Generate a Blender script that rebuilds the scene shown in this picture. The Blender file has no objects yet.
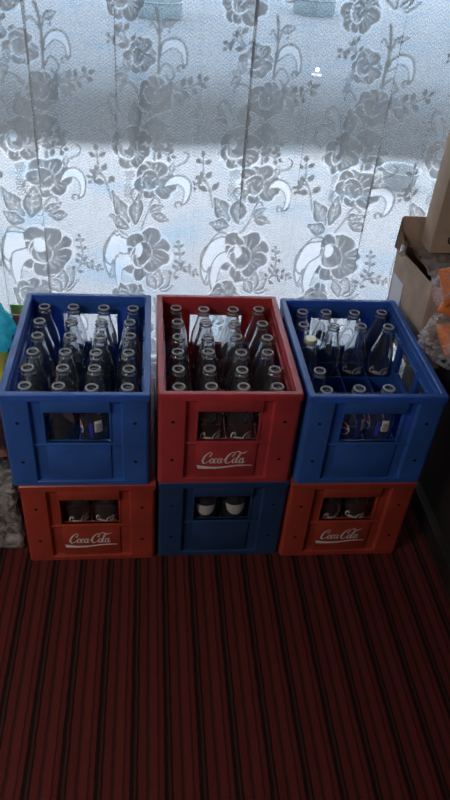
import bpy, bmesh, math, random
import numpy as np
from mathutils import Vector, Matrix

random.seed(7)
RNG = np.random.default_rng(11)
SC = bpy.context.scene
COL = SC.collection
PI = math.pi

# ------------------------------------------------------------------ camera
cam_d = bpy.data.cameras.new('camera')
cam = bpy.data.objects.new('camera', cam_d)
COL.objects.link(cam)
cR = Vector((0.9938774, -0.08553659, 0.06993712))
cU = Vector((-0.0025501, 0.61505375, 0.78848106))
cF = Vector((0.11045907, 0.78383186, -0.61106989))
cam.matrix_world = Matrix(((cR.x, cU.x, -cF.x, 0.0), (cR.y, cU.y, -cF.y, 0.0),
                           (cR.z, cU.z, -cF.z, 1.3423), (0, 0, 0, 1)))
cam_d.sensor_fit = 'VERTICAL'
cam_d.sensor_height = 36.0
cam_d.lens = 678.57 / 800 * 36.0
cam_d.clip_start = 0.02
SC.camera = cam

# ------------------------------------------------------------------ world, lights, exposure
SKY_STRENGTH = 5.6
ROOM_LAMP = 20.0
world = bpy.data.worlds.new('overcast_sky')
SC.world = world
world.use_nodes = True
bg = world.node_tree.nodes['Background']
bg.inputs[0].default_value = (0.80, 0.89, 1.0, 1)
bg.inputs[1].default_value = SKY_STRENGTH

ld = bpy.data.lights.new('window_portal', 'AREA')
ld.shape = 'RECTANGLE'
ld.size, ld.size_y = 1.64, 1.98
ld.cycles.is_portal = True
lo = bpy.data.objects.new('window_portal', ld)
lo.location = (0.2, 1.80, 1.07)
lo.rotation_euler = (-PI / 2, 0, 0)      # faces into the room
COL.objects.link(lo)

rd = bpy.data.lights.new('room_lamp', 'AREA')
rd.shape = 'DISK'
rd.size = 0.7
rd.energy = ROOM_LAMP
rd.color = (1.0, 0.93, 0.86)
ro = bpy.data.objects.new('room_lamp', rd)
ro.location = (-1.20, -0.05, 1.70)
COL.objects.link(ro)

SC.view_settings.view_transform = 'Standard'
SC.view_settings.look = 'None'
SC.view_settings.gamma = 1.0
SC.view_settings.use_curve_mapping = False
SC.view_settings.exposure = 0.0
SC.cycles.max_bounces = 16
SC.cycles.transmission_bounces = 14
SC.cycles.transparent_max_bounces = 20
SC.cycles.diffuse_bounces = 5
SC.cycles.glossy_bounces = 6
SC.cycles.sample_clamp_indirect = 4.0
SC.cycles.use_denoising = True

# ------------------------------------------------------------------ materials
def new_mat(name):
    m = bpy.data.materials.new(name)
    m.use_nodes = True
    nt = m.node_tree
    for n in list(nt.nodes):
        nt.nodes.remove(n)
    out = nt.nodes.new('ShaderNodeOutputMaterial')
    return m, nt, out

def N(nt, kind, **kw):
    n = nt.nodes.new(kind)
    for k, v in kw.items():
        setattr(n, k, v)
    return n

def math_node(nt, op, a, b=None, c=None):
    n = N(nt, 'ShaderNodeMath', operation=op)
    for i, v in enumerate((a, b, c)):
        if v is None:
            continue
        if isinstance(v, (int, float)):
            n.inputs[i].default_value = v
        else:
            nt.links.new(v, n.inputs[i])
    return n.outputs[0]

def plain(name, col, rough=0.5, var=0.12, scale=30.0, bump=0.0, bscale=120.0, spec=0.5, metal=0.0):
    m, nt, out = new_mat(name)
    p = N(nt, 'ShaderNodeBsdfPrincipled')
    tc = N(nt, 'ShaderNodeTexCoord')
    nz = N(nt, 'ShaderNodeTexNoise')
    nz.inputs['Scale'].default_value = scale
    nz.inputs['Detail'].default_value = 4
    nt.links.new(tc.outputs['Object'], nz.inputs['Vector'])
    cr = N(nt, 'ShaderNodeValToRGB')
    cr.color_ramp.elements[0].position = 0.3
    cr.color_ramp.elements[1].position = 0.7
    cr.color_ramp.elements[0].color = tuple(c * (1 - var) for c in col) + (1,)
    cr.color_ramp.elements[1].color = tuple(min(1, c * (1 + var)) for c in col) + (1,)
    nt.links.new(nz.outputs['Fac'], cr.inputs['Fac'])
    nt.links.new(cr.outputs['Color'], p.inputs['Base Color'])
    p.inputs['Roughness'].default_value = rough
    p.inputs['Metallic'].default_value = metal
    p.inputs['Specular IOR Level'].default_value = spec
    if bump:
        n2 = N(nt, 'ShaderNodeTexNoise')
        n2.inputs['Scale'].default_value = bscale
        nt.links.new(tc.outputs['Object'], n2.inputs['Vector'])
        b = N(nt, 'ShaderNodeBump')
        b.inputs['Strength'].default_value = bump
        b.inputs['Distance'].default_value = 0.004
        nt.links.new(n2.outputs['Fac'], b.inputs['Height'])
        nt.links.new(b.outputs['Normal'], p.inputs['Normal'])
    nt.links.new(p.outputs[0], out.inputs[0])
    return m

def crate_plastic(name, col, scuff):
    """worn polyethylene: a little mottling and pale scuffs"""
    m, nt, out = new_mat(name)
    p = N(nt, 'ShaderNodeBsdfPrincipled')
    tc = N(nt, 'ShaderNodeTexCoord')
    nz = N(nt, 'ShaderNodeTexNoise')
    nz.inputs['Scale'].default_value = 14
    nz.inputs['Detail'].default_value = 6
    nt.links.new(tc.outputs['Object'], nz.inputs['Vector'])
    cr = N(nt, 'ShaderNodeValToRGB')
    cr.color_ramp.elements[0].position = 0.3
    cr.color_ramp.elements[1].position = 0.72
    cr.color_ramp.elements[0].color = tuple(c * 0.82 for c in col) + (1,)
    cr.color_ramp.elements[1].color = tuple(min(1, c * 1.15) for c in col) + (1,)
    nt.links.new(nz.outputs['Fac'], cr.inputs['Fac'])
    n2 = N(nt, 'ShaderNodeTexNoise')
    n2.inputs['Scale'].default_value = 160
    n2.inputs['Detail'].default_value = 3
    nt.links.new(tc.outputs['Object'], n2.inputs['Vector'])
    r2 = N(nt, 'ShaderNodeValToRGB')
    r2.color_ramp.elements[0].position = 0.70
    r2.color_ramp.elements[1].position = 0.80
    nt.links.new(n2.outputs['Fac'], r2.inputs['Fac'])
    mx = N(nt, 'ShaderNodeMix', data_type='RGBA')
    nt.links.new(math_node(nt, 'MULTIPLY', r2.outputs['Color'], 0.5), mx.inputs[0])
    nt.links.new(cr.outputs['Color'], mx.inputs[6])
    mx.inputs[7].default_value = scuff + (1,)
    nt.links.new(mx.outputs[2], p.inputs['Base Color'])
    p.inputs['Roughness'].default_value = 0.33
    p.inputs['Specular IOR Level'].default_value = 0.6
    tl = N(nt, 'ShaderNodeBsdfTranslucent')      # thin polyethylene lets some light through
    br = N(nt, 'ShaderNodeMix', data_type='RGBA', blend_type='ADD')
    br.inputs[0].default_value = 1.0
    nt.links.new(mx.outputs[2], br.inputs[6])
    br.inputs[7].default_value = tuple(c * .55 for c in col) + (1,)
    nt.links.new(br.outputs[2], tl.inputs['Color'])
    ms = N(nt, 'ShaderNodeMixShader')
    ms.inputs[0].default_value = 0.31
    nt.links.new(p.outputs[0], ms.inputs[1])
    nt.links.new(tl.outputs[0], ms.inputs[2])
    nt.links.new(ms.outputs[0], out.inputs[0])
    return m

def glass_mat(name, tint, rough=0.0):
    m, nt, out = new_mat(name)
    g = N(nt, 'ShaderNodeBsdfGlass')
    g.inputs['Color'].default_value = tint + (1,)
    g.inputs['Roughness'].default_value = rough
    g.inputs['IOR'].default_value = 1.47
    df = N(nt, 'ShaderNodeBsdfDiffuse')           # the scuffed, hazy skin of a returnable bottle
    df.inputs['Color'].default_value = (.62, .64, .68, 1)
    tc = N(nt, 'ShaderNodeTexCoord')
    nz = N(nt, 'ShaderNodeTexNoise')
    nz.inputs['Scale'].default_value = 90
    nt.links.new(tc.outputs['Object'], nz.inputs['Vector'])
    mx = N(nt, 'ShaderNodeMixShader')
    sp = N(nt, 'ShaderNodeSeparateXYZ')
    nt.links.new(tc.outputs['Object'], sp.inputs[0])
    l1 = math_node(nt, 'MULTIPLY', math_node(nt, 'GREATER_THAN', sp.outputs[2], .2320), .58)   # lip and collar whitened: rim highlights painted in, over real wear
    l2 = math_node(nt, 'MULTIPLY', math_node(nt, 'COMPARE', sp.outputs[2], .2243, .0012), .40)
    lip = math_node(nt, 'ADD', l1, l2)
    nt.links.new(math_node(nt, 'MULTIPLY_ADD', nz.outputs['Fac'], 0.045, lip), mx.inputs[0])
    nt.links.new(g.outputs[0], mx.inputs[1])
    nt.links.new(df.outputs[0], mx.inputs[2])
    nt.links.new(mx.outputs[0], out.inputs[0])
    return m

def film_mat(name, col, clear=0.5, rough=0.25, scale=60.0, transl=0.5):
    """crumpled plastic film: see-through, milky and shiny in turns"""
    m, nt, out = new_mat(name)
    tc = N(nt, 'ShaderNodeTexCoord')
    nz = N(nt, 'ShaderNodeTexNoise')
    nz.inputs['Scale'].default_value = scale
    nz.inputs['Detail'].default_value = 5
    nz.inputs['Distortion'].default_value = 1.2
    nt.links.new(tc.outputs['Object'], nz.inputs['Vector'])
    b = N(nt, 'ShaderNodeBump')
    b.inputs['Strength'].default_value = 0.7
    b.inputs['Distance'].default_value = 0.01
    nt.links.new(nz.outputs['Fac'], b.inputs['Height'])
    p = N(nt, 'ShaderNodeBsdfPrincipled')
    p.inputs['Base Color'].default_value = col + (1,)
    p.inputs['Roughness'].default_value = rough
    nt.links.new(b.outputs[0], p.inputs['Normal'])
    tl = N(nt, 'ShaderNodeBsdfTranslucent')
    tl.inputs['Color'].default_value = col + (1,)
    m1 = N(nt, 'ShaderNodeMixShader')
    m1.inputs[0].default_value = transl
    nt.links.new(p.outputs[0], m1.inputs[1])
    nt.links.new(tl.outputs[0], m1.inputs[2])
    tr = N(nt, 'ShaderNodeBsdfTransparent')
    cr = N(nt, 'ShaderNodeValToRGB')
    cr.color_ramp.elements[0].position = 0.38
    cr.color_ramp.elements[1].position = 0.62
    cr.color_ramp.elements[0].color = (min(1, clear * 1.5),) * 3 + (1,)
    cr.color_ramp.elements[1].color = (clear * 0.5,) * 3 + (1,)
    nt.links.new(nz.outputs['Fac'], cr.inputs['Fac'])
    m2 = N(nt, 'ShaderNodeMixShader')
    nt.links.new(cr.outputs['Color'], m2.inputs[0])
    nt.links.new(m1.outputs[0], m2.inputs[1])
    nt.links.new(tr.outputs[0], m2.inputs[2])
    nt.links.new(m2.outputs[0], out.inputs[0])
    return m

def window_glass():
    m, nt, out = new_mat('window_glass')
    tr = N(nt, 'ShaderNodeBsdfTransparent')
    tr.inputs[0].default_value = (0.95, 0.97, 0.97, 1)
    gl = N(nt, 'ShaderNodeBsdfGlossy')
    gl.inputs['Roughness'].default_value = 0.02
    fr = N(nt, 'ShaderNodeFresnel')
    fr.inputs[0].default_value = 1.5
    mx = N(nt, 'ShaderNodeMixShader')
    nt.links.new(fr.outputs[0], mx.inputs[0])
    nt.links.new(tr.outputs[0], mx.inputs[1])
    nt.links.new(gl.outputs[0], mx.inputs[2])
    nt.links.new(mx.outputs[0], out.inputs[0])
    return m

def lace_mat():
    """machine lace: the attribute says how closely the threads lie"""
    m, nt, out = new_mat('lace')
    at = N(nt, 'ShaderNodeAttribute', attribute_name='lace')
    uv = N(nt, 'ShaderNodeUVMap', uv_map='cloth')
    sp = N(nt, 'ShaderNodeSeparateXYZ')
    nt.links.new(uv.outputs[0], sp.inputs[0])
    # fine herringbone of the net
    tri = math_node(nt, 'PINGPONG', sp.outputs[0], 0.006)
    ph = math_node(nt, 'ADD', sp.outputs[1], tri)
    wv = math_node(nt, 'SINE', math_node(nt, 'MULTIPLY', ph, 2 * PI / 0.0078))
    d = math_node(nt, 'MULTIPLY_ADD', wv, 0.072, at.outputs['Fac'])
    d = math_node(nt, 'MINIMUM', math_node(nt, 'MAXIMUM', d, 0.03), 0.97)
    tl = N(nt, 'ShaderNodeBsdfTranslucent')
    tl.inputs['Color'].default_value = (0.25, 0.26, 0.27, 1)
    df = N(nt, 'ShaderNodeBsdfDiffuse')
    df.inputs['Color'].default_value = (0.54, 0.55, 0.57, 1)
    m1 = N(nt, 'ShaderNodeMixShader')
    m1.inputs[0].default_value = 0.62
    nt.links.new(tl.outputs[0], m1.inputs[1])
    nt.links.new(df.outputs[0], m1.inputs[2])
    tr = N(nt, 'ShaderNodeBsdfTransparent')
    m2 = N(nt, 'ShaderNodeMixShader')
    nt.links.new(d, m2.inputs[0])
    nt.links.new(tr.outputs[0], m2.inputs[1])
    nt.links.new(m1.outputs[0], m2.inputs[2])
    nt.links.new(m2.outputs[0], out.inputs[0])
    return m

def carpet_mat():
    m, nt, out = new_mat('striped_carpet')
    tc = N(nt, 'ShaderNodeTexCoord')
    sp = N(nt, 'ShaderNodeSeparateXYZ')
    nt.links.new(tc.outputs['Object'], sp.inputs[0])
    wob = N(nt, 'ShaderNodeTexNoise')
    wob.inputs['Scale'].default_value = 26
    nt.links.new(tc.outputs['Object'], wob.inputs['Vector'])
    x = math_node(nt, 'MULTIPLY_ADD', wob.outputs['Fac'], 0.004, sp.outputs[0])
    fr = math_node(nt, 'FRACT', math_node(nt, 'MULTIPLY', math_node(nt, 'ADD', x, 10.007), 1 / 0.0652))
    cr = N(nt, 'ShaderNodeValToRGB')
    el = cr.color_ramp.elements
    blk, brn, red, red2, drk = (.020, .008, .008), (.056, .021, .018), (.110, .021, .019), (.128, .024, .021), (.054, .014, .012)
    stops = [(0, blk), (.07, blk), (.09, brn), (.15, brn), (.17, blk), (.20, blk), (.23, red), (.42, red),
             (.45, drk), (.49, drk), (.52, brn), (.57, red2), (.76, red2), (.79, drk), (.82, drk), (.85, red), (.95, red), (.98, blk)]
    el[0].position, el[0].color = stops[0][0], stops[0][1] + (1,)
    el[1].position, el[1].color = stops[-1][0], stops[-1][1] + (1,)
    for p_, c_ in stops[1:-1]:
        e = el.new(p_)
        e.color = c_ + (1,)
    nt.links.new(fr, cr.inputs['Fac'])
    n2 = N(nt, 'ShaderNodeTexNoise')
    n2.inputs['Scale'].default_value = 420
    n2.inputs['Detail'].default_value = 3
    nt.links.new(tc.outputs['Object'], n2.inputs['Vector'])
    mx = N(nt, 'ShaderNodeMix', data_type='RGBA', blend_type='MULTIPLY')
    mx.inputs[0].default_value = 0.55
    nt.links.new(cr.outputs['Color'], mx.inputs[6])
    gr = N(nt, 'ShaderNodeValToRGB')
    gr.color_ramp.elements[0].position, gr.color_ramp.elements[1].position = .3, .6
    gr.color_ramp.elements[0].color = (.35, .35, .35, 1)
    nt.links.new(n2.outputs['Fac'], gr.inputs['Fac'])
    nt.links.new(gr.outputs['Color'], mx.inputs[7])
    b = N(nt, 'ShaderNodeBump')
    b.inputs['Strength'].default_value = 0.6
    b.inputs['Distance'].default_value = 0.004
    nt.links.new(n2.outputs['Fac'], b.inputs['Height'])
    p = N(nt, 'ShaderNodeBsdfPrincipled')
    p.inputs['Roughness'].default_value = 0.95
    p.inputs['Specular IOR Level'].default_value = 0.1
    nt.links.new(mx.outputs[2], p.inputs['Base Color'])
    nt.links.new(b.outputs[0], p.inputs['Normal'])
    nt.links.new(p.outputs[0], out.inputs[0])
    return m

def yard_mat():
    """pale concrete apron, a dark strip with soft edges, pale bluish paving beyond"""
    m, nt, out = new_mat('yard_ground')
    tc = N(nt, 'ShaderNodeTexCoord')
    sp = N(nt, 'ShaderNodeSeparateXYZ')
    nt.links.new(tc.outputs['Object'], sp.inputs[0])
    nz = N(nt, 'ShaderNodeTexNoise')
    nz.inputs['Scale'].default_value = 0.8
    nz.inputs['Detail'].default_value = 3
    nt.links.new(tc.outputs['Object'], nz.inputs['Vector'])
    y = math_node(nt, 'MULTIPLY_ADD', nz.outputs['Fac'], 0.9, sp.outputs[1])
    y = math_node(nt, 'MULTIPLY', y, 1 / 14.0)
    cr = N(nt, 'ShaderNodeValToRGB')
    el = cr.color_ramp.elements
    pale, dark_band, blue = (.285, .278, .292), (.018, .021, .026), (.20, .228, .265)
    stops = [(0, pale), (.325, pale), (.345, dark_band), (.40, dark_band), (.50, (.10, .115, .14)), (1, blue)]
    el[0].position, el[0].color = stops[0][0], stops[0][1] + (1,)
    el[1].position, el[1].color = 1, blue + (1,)
    for p_, c_ in stops[1:-1]:
        e = el.new(p_)
        e.color = c_ + (1,)
    nt.links.new(y, cr.inputs['Fac'])
    n3 = N(nt, 'ShaderNodeTexNoise')              # bluish stains on the concrete
    n3.inputs['Scale'].default_value = 2.6
    n3.inputs['Detail'].default_value = 2
    nt.links.new(tc.outputs['Object'], n3.inputs['Vector'])
    r3 = N(nt, 'ShaderNodeValToRGB')
    r3.color_ramp.elements[0].position, r3.color_ramp.elements[1].position = .50, .72
    nt.links.new(n3.outputs['Fac'], r3.inputs['Fac'])
    mx = N(nt, 'ShaderNodeMix', data_type='RGBA', blend_type='MULTIPLY')
    nt.links.new(r3.outputs['Color'], mx.inputs[0])
    nt.links.new(cr.outputs['Color'], mx.inputs[6])
    mx.inputs[7].default_value = (.70, .90, 1.04, 1)
    p = N(nt, 'ShaderNodeBsdfPrincipled')
    p.inputs['Roughness'].default_value = 0.9
    nt.links.new(mx.outputs[2], p.inputs['Base Color'])
    nt.links.new(p.outputs[0], out.inputs[0])
    return m

def cardboard(name, col):
    m, nt, out = new_mat(name)
    tc = N(nt, 'ShaderNodeTexCoord')
    wv = N(nt, 'ShaderNodeTexWave', wave_type='BANDS', bands_direction='X')
    wv.inputs['Scale'].default_value = 55
    wv.inputs['Distortion'].default_value = 1.5
    nt.links.new(tc.outputs['Object'], wv.inputs['Vector'])
    nz = N(nt, 'ShaderNodeTexNoise')
    nz.inputs['Scale'].default_value = 18
    nz.inputs['Detail'].default_value = 5
    nt.links.new(tc.outputs['Object'], nz.inputs['Vector'])
    f = math_node(nt, 'MULTIPLY_ADD', wv.outputs['Fac'], 0.12, nz.outputs['Fac'])
    cr = N(nt, 'ShaderNodeValToRGB')
    cr.color_ramp.elements[0].position, cr.color_ramp.elements[1].position = .3, .8
    cr.color_ramp.elements[0].color = tuple(c * .8 for c in col) + (1,)
    cr.color_ramp.elements[1].color = tuple(c * 1.12 for c in col) + (1,)
    nt.links.new(f, cr.inputs['Fac'])
    p = N(nt, 'ShaderNodeBsdfPrincipled')
    p.inputs['Roughness'].default_value = 0.8
    p.inputs['Specular IOR Level'].default_value = 0.2
    nt.links.new(cr.outputs['Color'], p.inputs['Base Color'])
    nt.links.new(p.outputs[0], out.inputs[0])
    return m

M = {}
M['blue'] = crate_plastic('blue_crate_plastic', (.050, .165, .55), (.35, .45, .6))
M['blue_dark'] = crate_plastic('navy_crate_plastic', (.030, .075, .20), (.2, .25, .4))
M['red'] = crate_plastic('crimson_crate_plastic', (.56, .068, .082), (.75, .35, .35))
M['orange_red'] = crate_plastic('orange_red_crate_plastic', (.50, .072, .046), (.8, .4, .35))
M['hole'] = plain('hole_shade', (.004, .004, .006), .9, 0)  # shade inside the peg holes, painted as near-black on a plug
M['white_print'] = plain('white_crate_print', (.74, .68, .65), .55, .08, 90)
M['white_enamel'] = plain('white_bottle_enamel', (.82, .82, .82), .4, .03)
M['red_enamel'] = plain('red_bottle_enamel', (.62, .03, .04), .4, .03)
M['blue_enamel'] = plain('blue_bottle_enamel', (.03, .05, .45), .4, .03)
M['barcode'] = plain('barcode_ink', (.05, .05, .05), .6, 0)
M['glass'] = glass_mat('bottle_glass', (.965, .975, .985))
M['cap'] = plain('crown_cap', (.62, .60, .42), .35, .08, 60, metal=.3)
M['paper'] = plain('pale_patch_tone', (.42, .41, .42), .7, .06, 40)
M['wall'] = plain('wall_paint', (.42, .41, .39), .85, .05, 4)
M['frame'] = plain('window_frame_paint', (.35, .36, .38), .5, .06, 10)
M['pane'] = window_glass()
M['lace'] = lace_mat()
M['carpet'] = carpet_mat()
M['yard'] = yard_mat()
M['dark_wood'] = plain('dark_cabinet_wood', (.016, .011, .010), .55, .3, 12, .2, 40)
M['card'] = cardboard('brown_cardboard', (.56, .425, .33))
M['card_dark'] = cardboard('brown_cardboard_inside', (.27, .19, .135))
M['ink'] = plain('black_ink', (.015, .013, .012), .7, 0)
M['clear_film'] = film_mat('clear_bag_film', (.92, .90, .95), 1.05, .12, 42, .35)
M['wrap'] = film_mat('grey_shrink_film', (.55, .53, .52), .55, .2, 30, .15)
M['teal'] = film_mat('teal_bag_film', (.15, .85, 1.0), .10, .12, 60, .6)
M['liner'] = film_mat('grey_liner_film', (.46, .40, .37), .10, .35, 40, .3)
M['orange'] = plain('orange_packet', (.90, .24, .06), .45, .2, 25)
M['yellow'] = plain('yellow_packet', (.80, .62, .04), .35, .08, 20)
M['red_pack'] = plain('dull_red_packet', (.40, .07, .06), .35, .25, 30)
M['green_pack'] = plain('green_yellow_packet', (.26, .42, .05), .35, .3, 18)
M['brown_pack'] = plain('brown_packet', (.28, .11, .08), .35, .5, 30)
M['cola'] = plain('dark_drink_bottle', (.035, .02, .016), .2, .2, 20)
M['tube'] = plain('pale_plastic_tube', (.55, .54, .54), .3, .1, 30)
M['drum_blue'] = plain('blue_drum_plastic', (.15, .205, .24), .4, .06, 5)
M['basin'] = plain('pale_blue_plastic', (.262, .285, .305), .4, .06, 5)

# ------------------------------------------------------------------ helpers
def obj(name, bm, mats, parent=None, smooth=False, auto=None, kind=None):
    me = bpy.data.meshes.new(name)
    bm.normal_update()
    bm.to_mesh(me)
    bm.free()
    for m in (mats if isinstance(mats, (list, tuple)) else [mats]):
        me.materials.append(m)
    if smooth:
        me.polygons.foreach_set('use_smooth', [True] * len(me.polygons))
        if auto:
            me.set_sharp_from_angle(angle=math.radians(auto))
    o = bpy.data.objects.new(name, me)
    COL.objects.link(o)
    if parent:
        o.parent = parent
    if kind:
        o['kind'] = kind
    return o

def empty(name, loc=(0, 0, 0), rz=0.0):
    o = bpy.data.objects.new(name, None)
    o.empty_display_size = 0.05
    o.location = loc
    o.rotation_euler = (0, 0, rz)
    COL.objects.link(o)
    return o

def tag(o, label, cat, group=None, kind=None):
    o['label'] = label
    o['category'] = cat
    if group:
        o['group'] = group
    if kind:
        o['kind'] = kind
    return o

def box(bm, x0, x1, y0, y1, z0, z1, bev=0.0, mi=0):
    vs = [bm.verts.new((x, y, z)) for z in (z0, z1) for y in (y0, y1) for x in (x0, x1)]
    fs = [(0, 2, 3, 1), (4, 5, 7, 6), (0, 1, 5, 4), (2, 6, 7, 3), (0, 4, 6, 2), (1, 3, 7, 5)]
    faces = [bm.faces.new([vs[i] for i in f]) for f in fs]
    for f in faces:
        f.material_index = mi
    if bev:
        ed = set(e for f in faces for e in f.edges)
        bmesh.ops.bevel(bm, geom=list(ed), offset=bev, segments=2, affect='EDGES', profile=0.5)

def round_rect(x0, x1, y0, y1, r, n=5):
    pts = []
    for cx, cy, a0 in ((x1 - r, y0 + r, -90), (x1 - r, y1 - r, 0), (x0 + r, y1 - r, 90), (x0 + r, y0 + r, 180)):
        for k in range(n + 1):
            a = math.radians(a0 + 90 * k / n)
            pts.append((cx + r * math.cos(a), cy + r * math.sin(a)))
    return pts

def ring(bm, outer, inner, z0, z1, ch=0.0015):
    """closed frame between two outlines with softened top edges"""
    n = len(outer)
    def loop(pts, z, shrink=0.0, sign=1):
        out = []
        cx = sum(p[0] for p in pts) / n
        cy = sum(p[1] for p in pts) / n
        for (x, y) in pts:
            dx, dy = x - cx, y - cy
            out.append(bm.verts.new((x - math.copysign(shrink, dx) * sign, y - math.copysign(shrink, dy) * sign, z)))
        return out
    L = [loop(outer, z0), loop(outer, z1 - ch), loop(outer, z1, ch, 1), loop(inner, z1, ch, -1), loop(inner, z1 - ch), loop(inner, z0)]
    for a in range(6):
        A, B = L[a], L[(a + 1) % 6]
        for i in range(n):
            j = (i + 1) % n
            bm.faces.new((A[i], A[j], B[j], B[i]))

def prism(bm, pts, z0, z1):
    a = [bm.verts.new((x, y, z0)) for x, y in pts]
    b = [bm.verts.new((x, y, z1)) for x, y in pts]
    n = len(pts)
    bm.faces.new(a[::-1])
    bm.faces.new(b)
    for i in range(n):
        j = (i + 1) % n
        bm.faces.new((a[i], a[j], b[j], b[i]))

def lathe(bm, prof, seg=28, cx=0, cy=0, mi=0):
    rows = []
    for r, z in prof:
        if r < 1e-6:
            rows.append([bm.verts.new((cx, cy, z))])
        else:
            rows.append([bm.verts.new((cx + r * math.cos(2 * PI * k / seg), cy + r * math.sin(2 * PI * k / seg), z)) for k in range(seg)])
    for A, B in zip(rows[:-1], rows[1:]):
        for k in range(seg):
            j = (k + 1) % seg
            if len(A) == 1 and len(B) == 1:
                continue
            if len(A) == 1:
                f = bm.faces.new((A[0], B[j], B[k]))
            elif len(B) == 1:
                f = bm.faces.new((A[k], A[j], B[0]))
            else:
                f = bm.faces.new((A[k], A[j], B[j], B[k]))
            f.material_index = mi

def tube(bm, pts, r, seg=8):
    prev = None
    P = [Vector(p) for p in pts]
    for i, p in enumerate(P):
        d = (P[min(i + 1, len(P) - 1)] - P[max(i - 1, 0)]).normalized()
        a = d.orthogonal().normalized()
        b = d.cross(a)
        cur = [bm.verts.new(p + (a * math.cos(2 * PI * k / seg) + b * math.sin(2 * PI * k / seg)) * r) for k in range(seg)]
        if prev:
            for k in range(seg):
                j = (k + 1) % seg
                bm.faces.new((prev[k], prev[j], cur[j], cur[k]))
        else:
            bm.faces.new(cur[::-1])
        prev = cur
    bm.faces.new(prev)

def spline(pts, n=8, closed=False):
    P = [np.array(p, float) for p in pts]
    out = []
    m = len(P)
    rng = range(m if closed else m - 1)
    for i in rng:
        if closed:
            p0, p1, p2, p3 = P[(i - 1) % m], P[i], P[(i + 1) % m], P[(i + 2) % m]
        else:
            p0, p1, p2, p3 = P[max(i - 1, 0)], P[i], P[i + 1], P[min(i + 2, m - 1)]
        for k in range(n):
            t = k / n
            out.append(.5 * ((2 * p1) + (-p0 + p2) * t + (2 * p0 - 5 * p1 + 4 * p2 - p3) * t * t + (-p0 + 3 * p1 - 3 * p2 + p3) * t ** 3))
    if not closed:
        out.append(P[-1])
    return out

def lumpy(bm, c, rad, amp, freq, seed, sub=4, squash=None):
    """irregular crumpled blob"""
    rr = random.Random(seed)
    ret = bmesh.ops.create_icosphere(bm, subdivisions=sub, radius=1.0)
    from mathutils import noise
    off = Vector((rr.uniform(0, 50), rr.uniform(0, 50), rr.uniform(0, 50)))
    for v in ret['verts']:
        d = v.co.normalized()
        k = 1 + amp * noise.noise(d * freq + off) + amp * .6 * noise.noise(d * freq * 2.7 + off)
        p = Vector((d.x * rad[0], d.y * rad[1], d.z * rad[2])) * k
        if squash is not None and p.z < -squash:
            p.z = -squash
        v.co = Vector(c) + p

# ------------------------------------------------------------------ script lettering (flat strokes, 2-D)
def lettering_strokes():
    S = []
    def st(pts, w, closed=False):
        S.append((pts, w, closed))
    def cap(dx):
        st([(1.72 + dx, 1.45), (1.80 + dx, 1.85), (1.45 + dx, 2.15), (.85 + dx, 1.85), (.42 + dx, 1.15), (.40 + dx, .40),
            (.80 + dx, .0), (1.35 + dx, .15), (1.75 + dx, .55)], [.10, .13, .15, .24, .34, .34, .24, .14, .08])
        st([(1.72 + dx, 1.45), (1.50 + dx, 1.30), (1.42 + dx, 1.55), (1.60 + dx, 1.75)], [.10, .12, .10, .06])
    def small_o(cx):
        st([(cx + .05, 1.0), (cx - .28, .75), (cx - .30, .25), (cx, .0), (cx + .30, .25), (cx + .28, .75)],
           [.10, .22, .24, .12, .20, .18], True)
    def small_a(cx):
        small_o(cx)
        st([(cx + .42, .98), (cx + .36, .45), (cx + .44, .06), (cx + .66, .10), (cx + .85, .38)], [.12, .22, .20, .12, .06])
    cap(0)
    small_o(2.25)
    st([(3.30, .72), (3.12, 1.0), (2.84, .75), (2.80, .28), (3.06, .0), (3.42, .30)], [.16, .12, .22, .24, .14, .06])
    small_a(3.85)
    st([(4.62, .62), (4.85, .70), (5.08, .66)], [.08, .20, .08])
    cap(4.75)
    st([(6.50, 1.80), (6.75, 2.25), (7.25, 2.30), (7.75, 2.00), (8.35, 2.05), (9.05, 2.35)], [.06, .14, .22, .22, .18, .06])
    small_o(6.95)
    st([(7.30, .35), (7.62, 1.05), (7.85, 1.85), (7.72, 2.12), (7.52, 1.70), (7.44, .80), (7.52, .12), (7.80, .10), (8.00, .40)],
       [.06, .10, .10, .08, .18, .24, .22, .12, .06])
    small_a(8.40)
    return S

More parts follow.
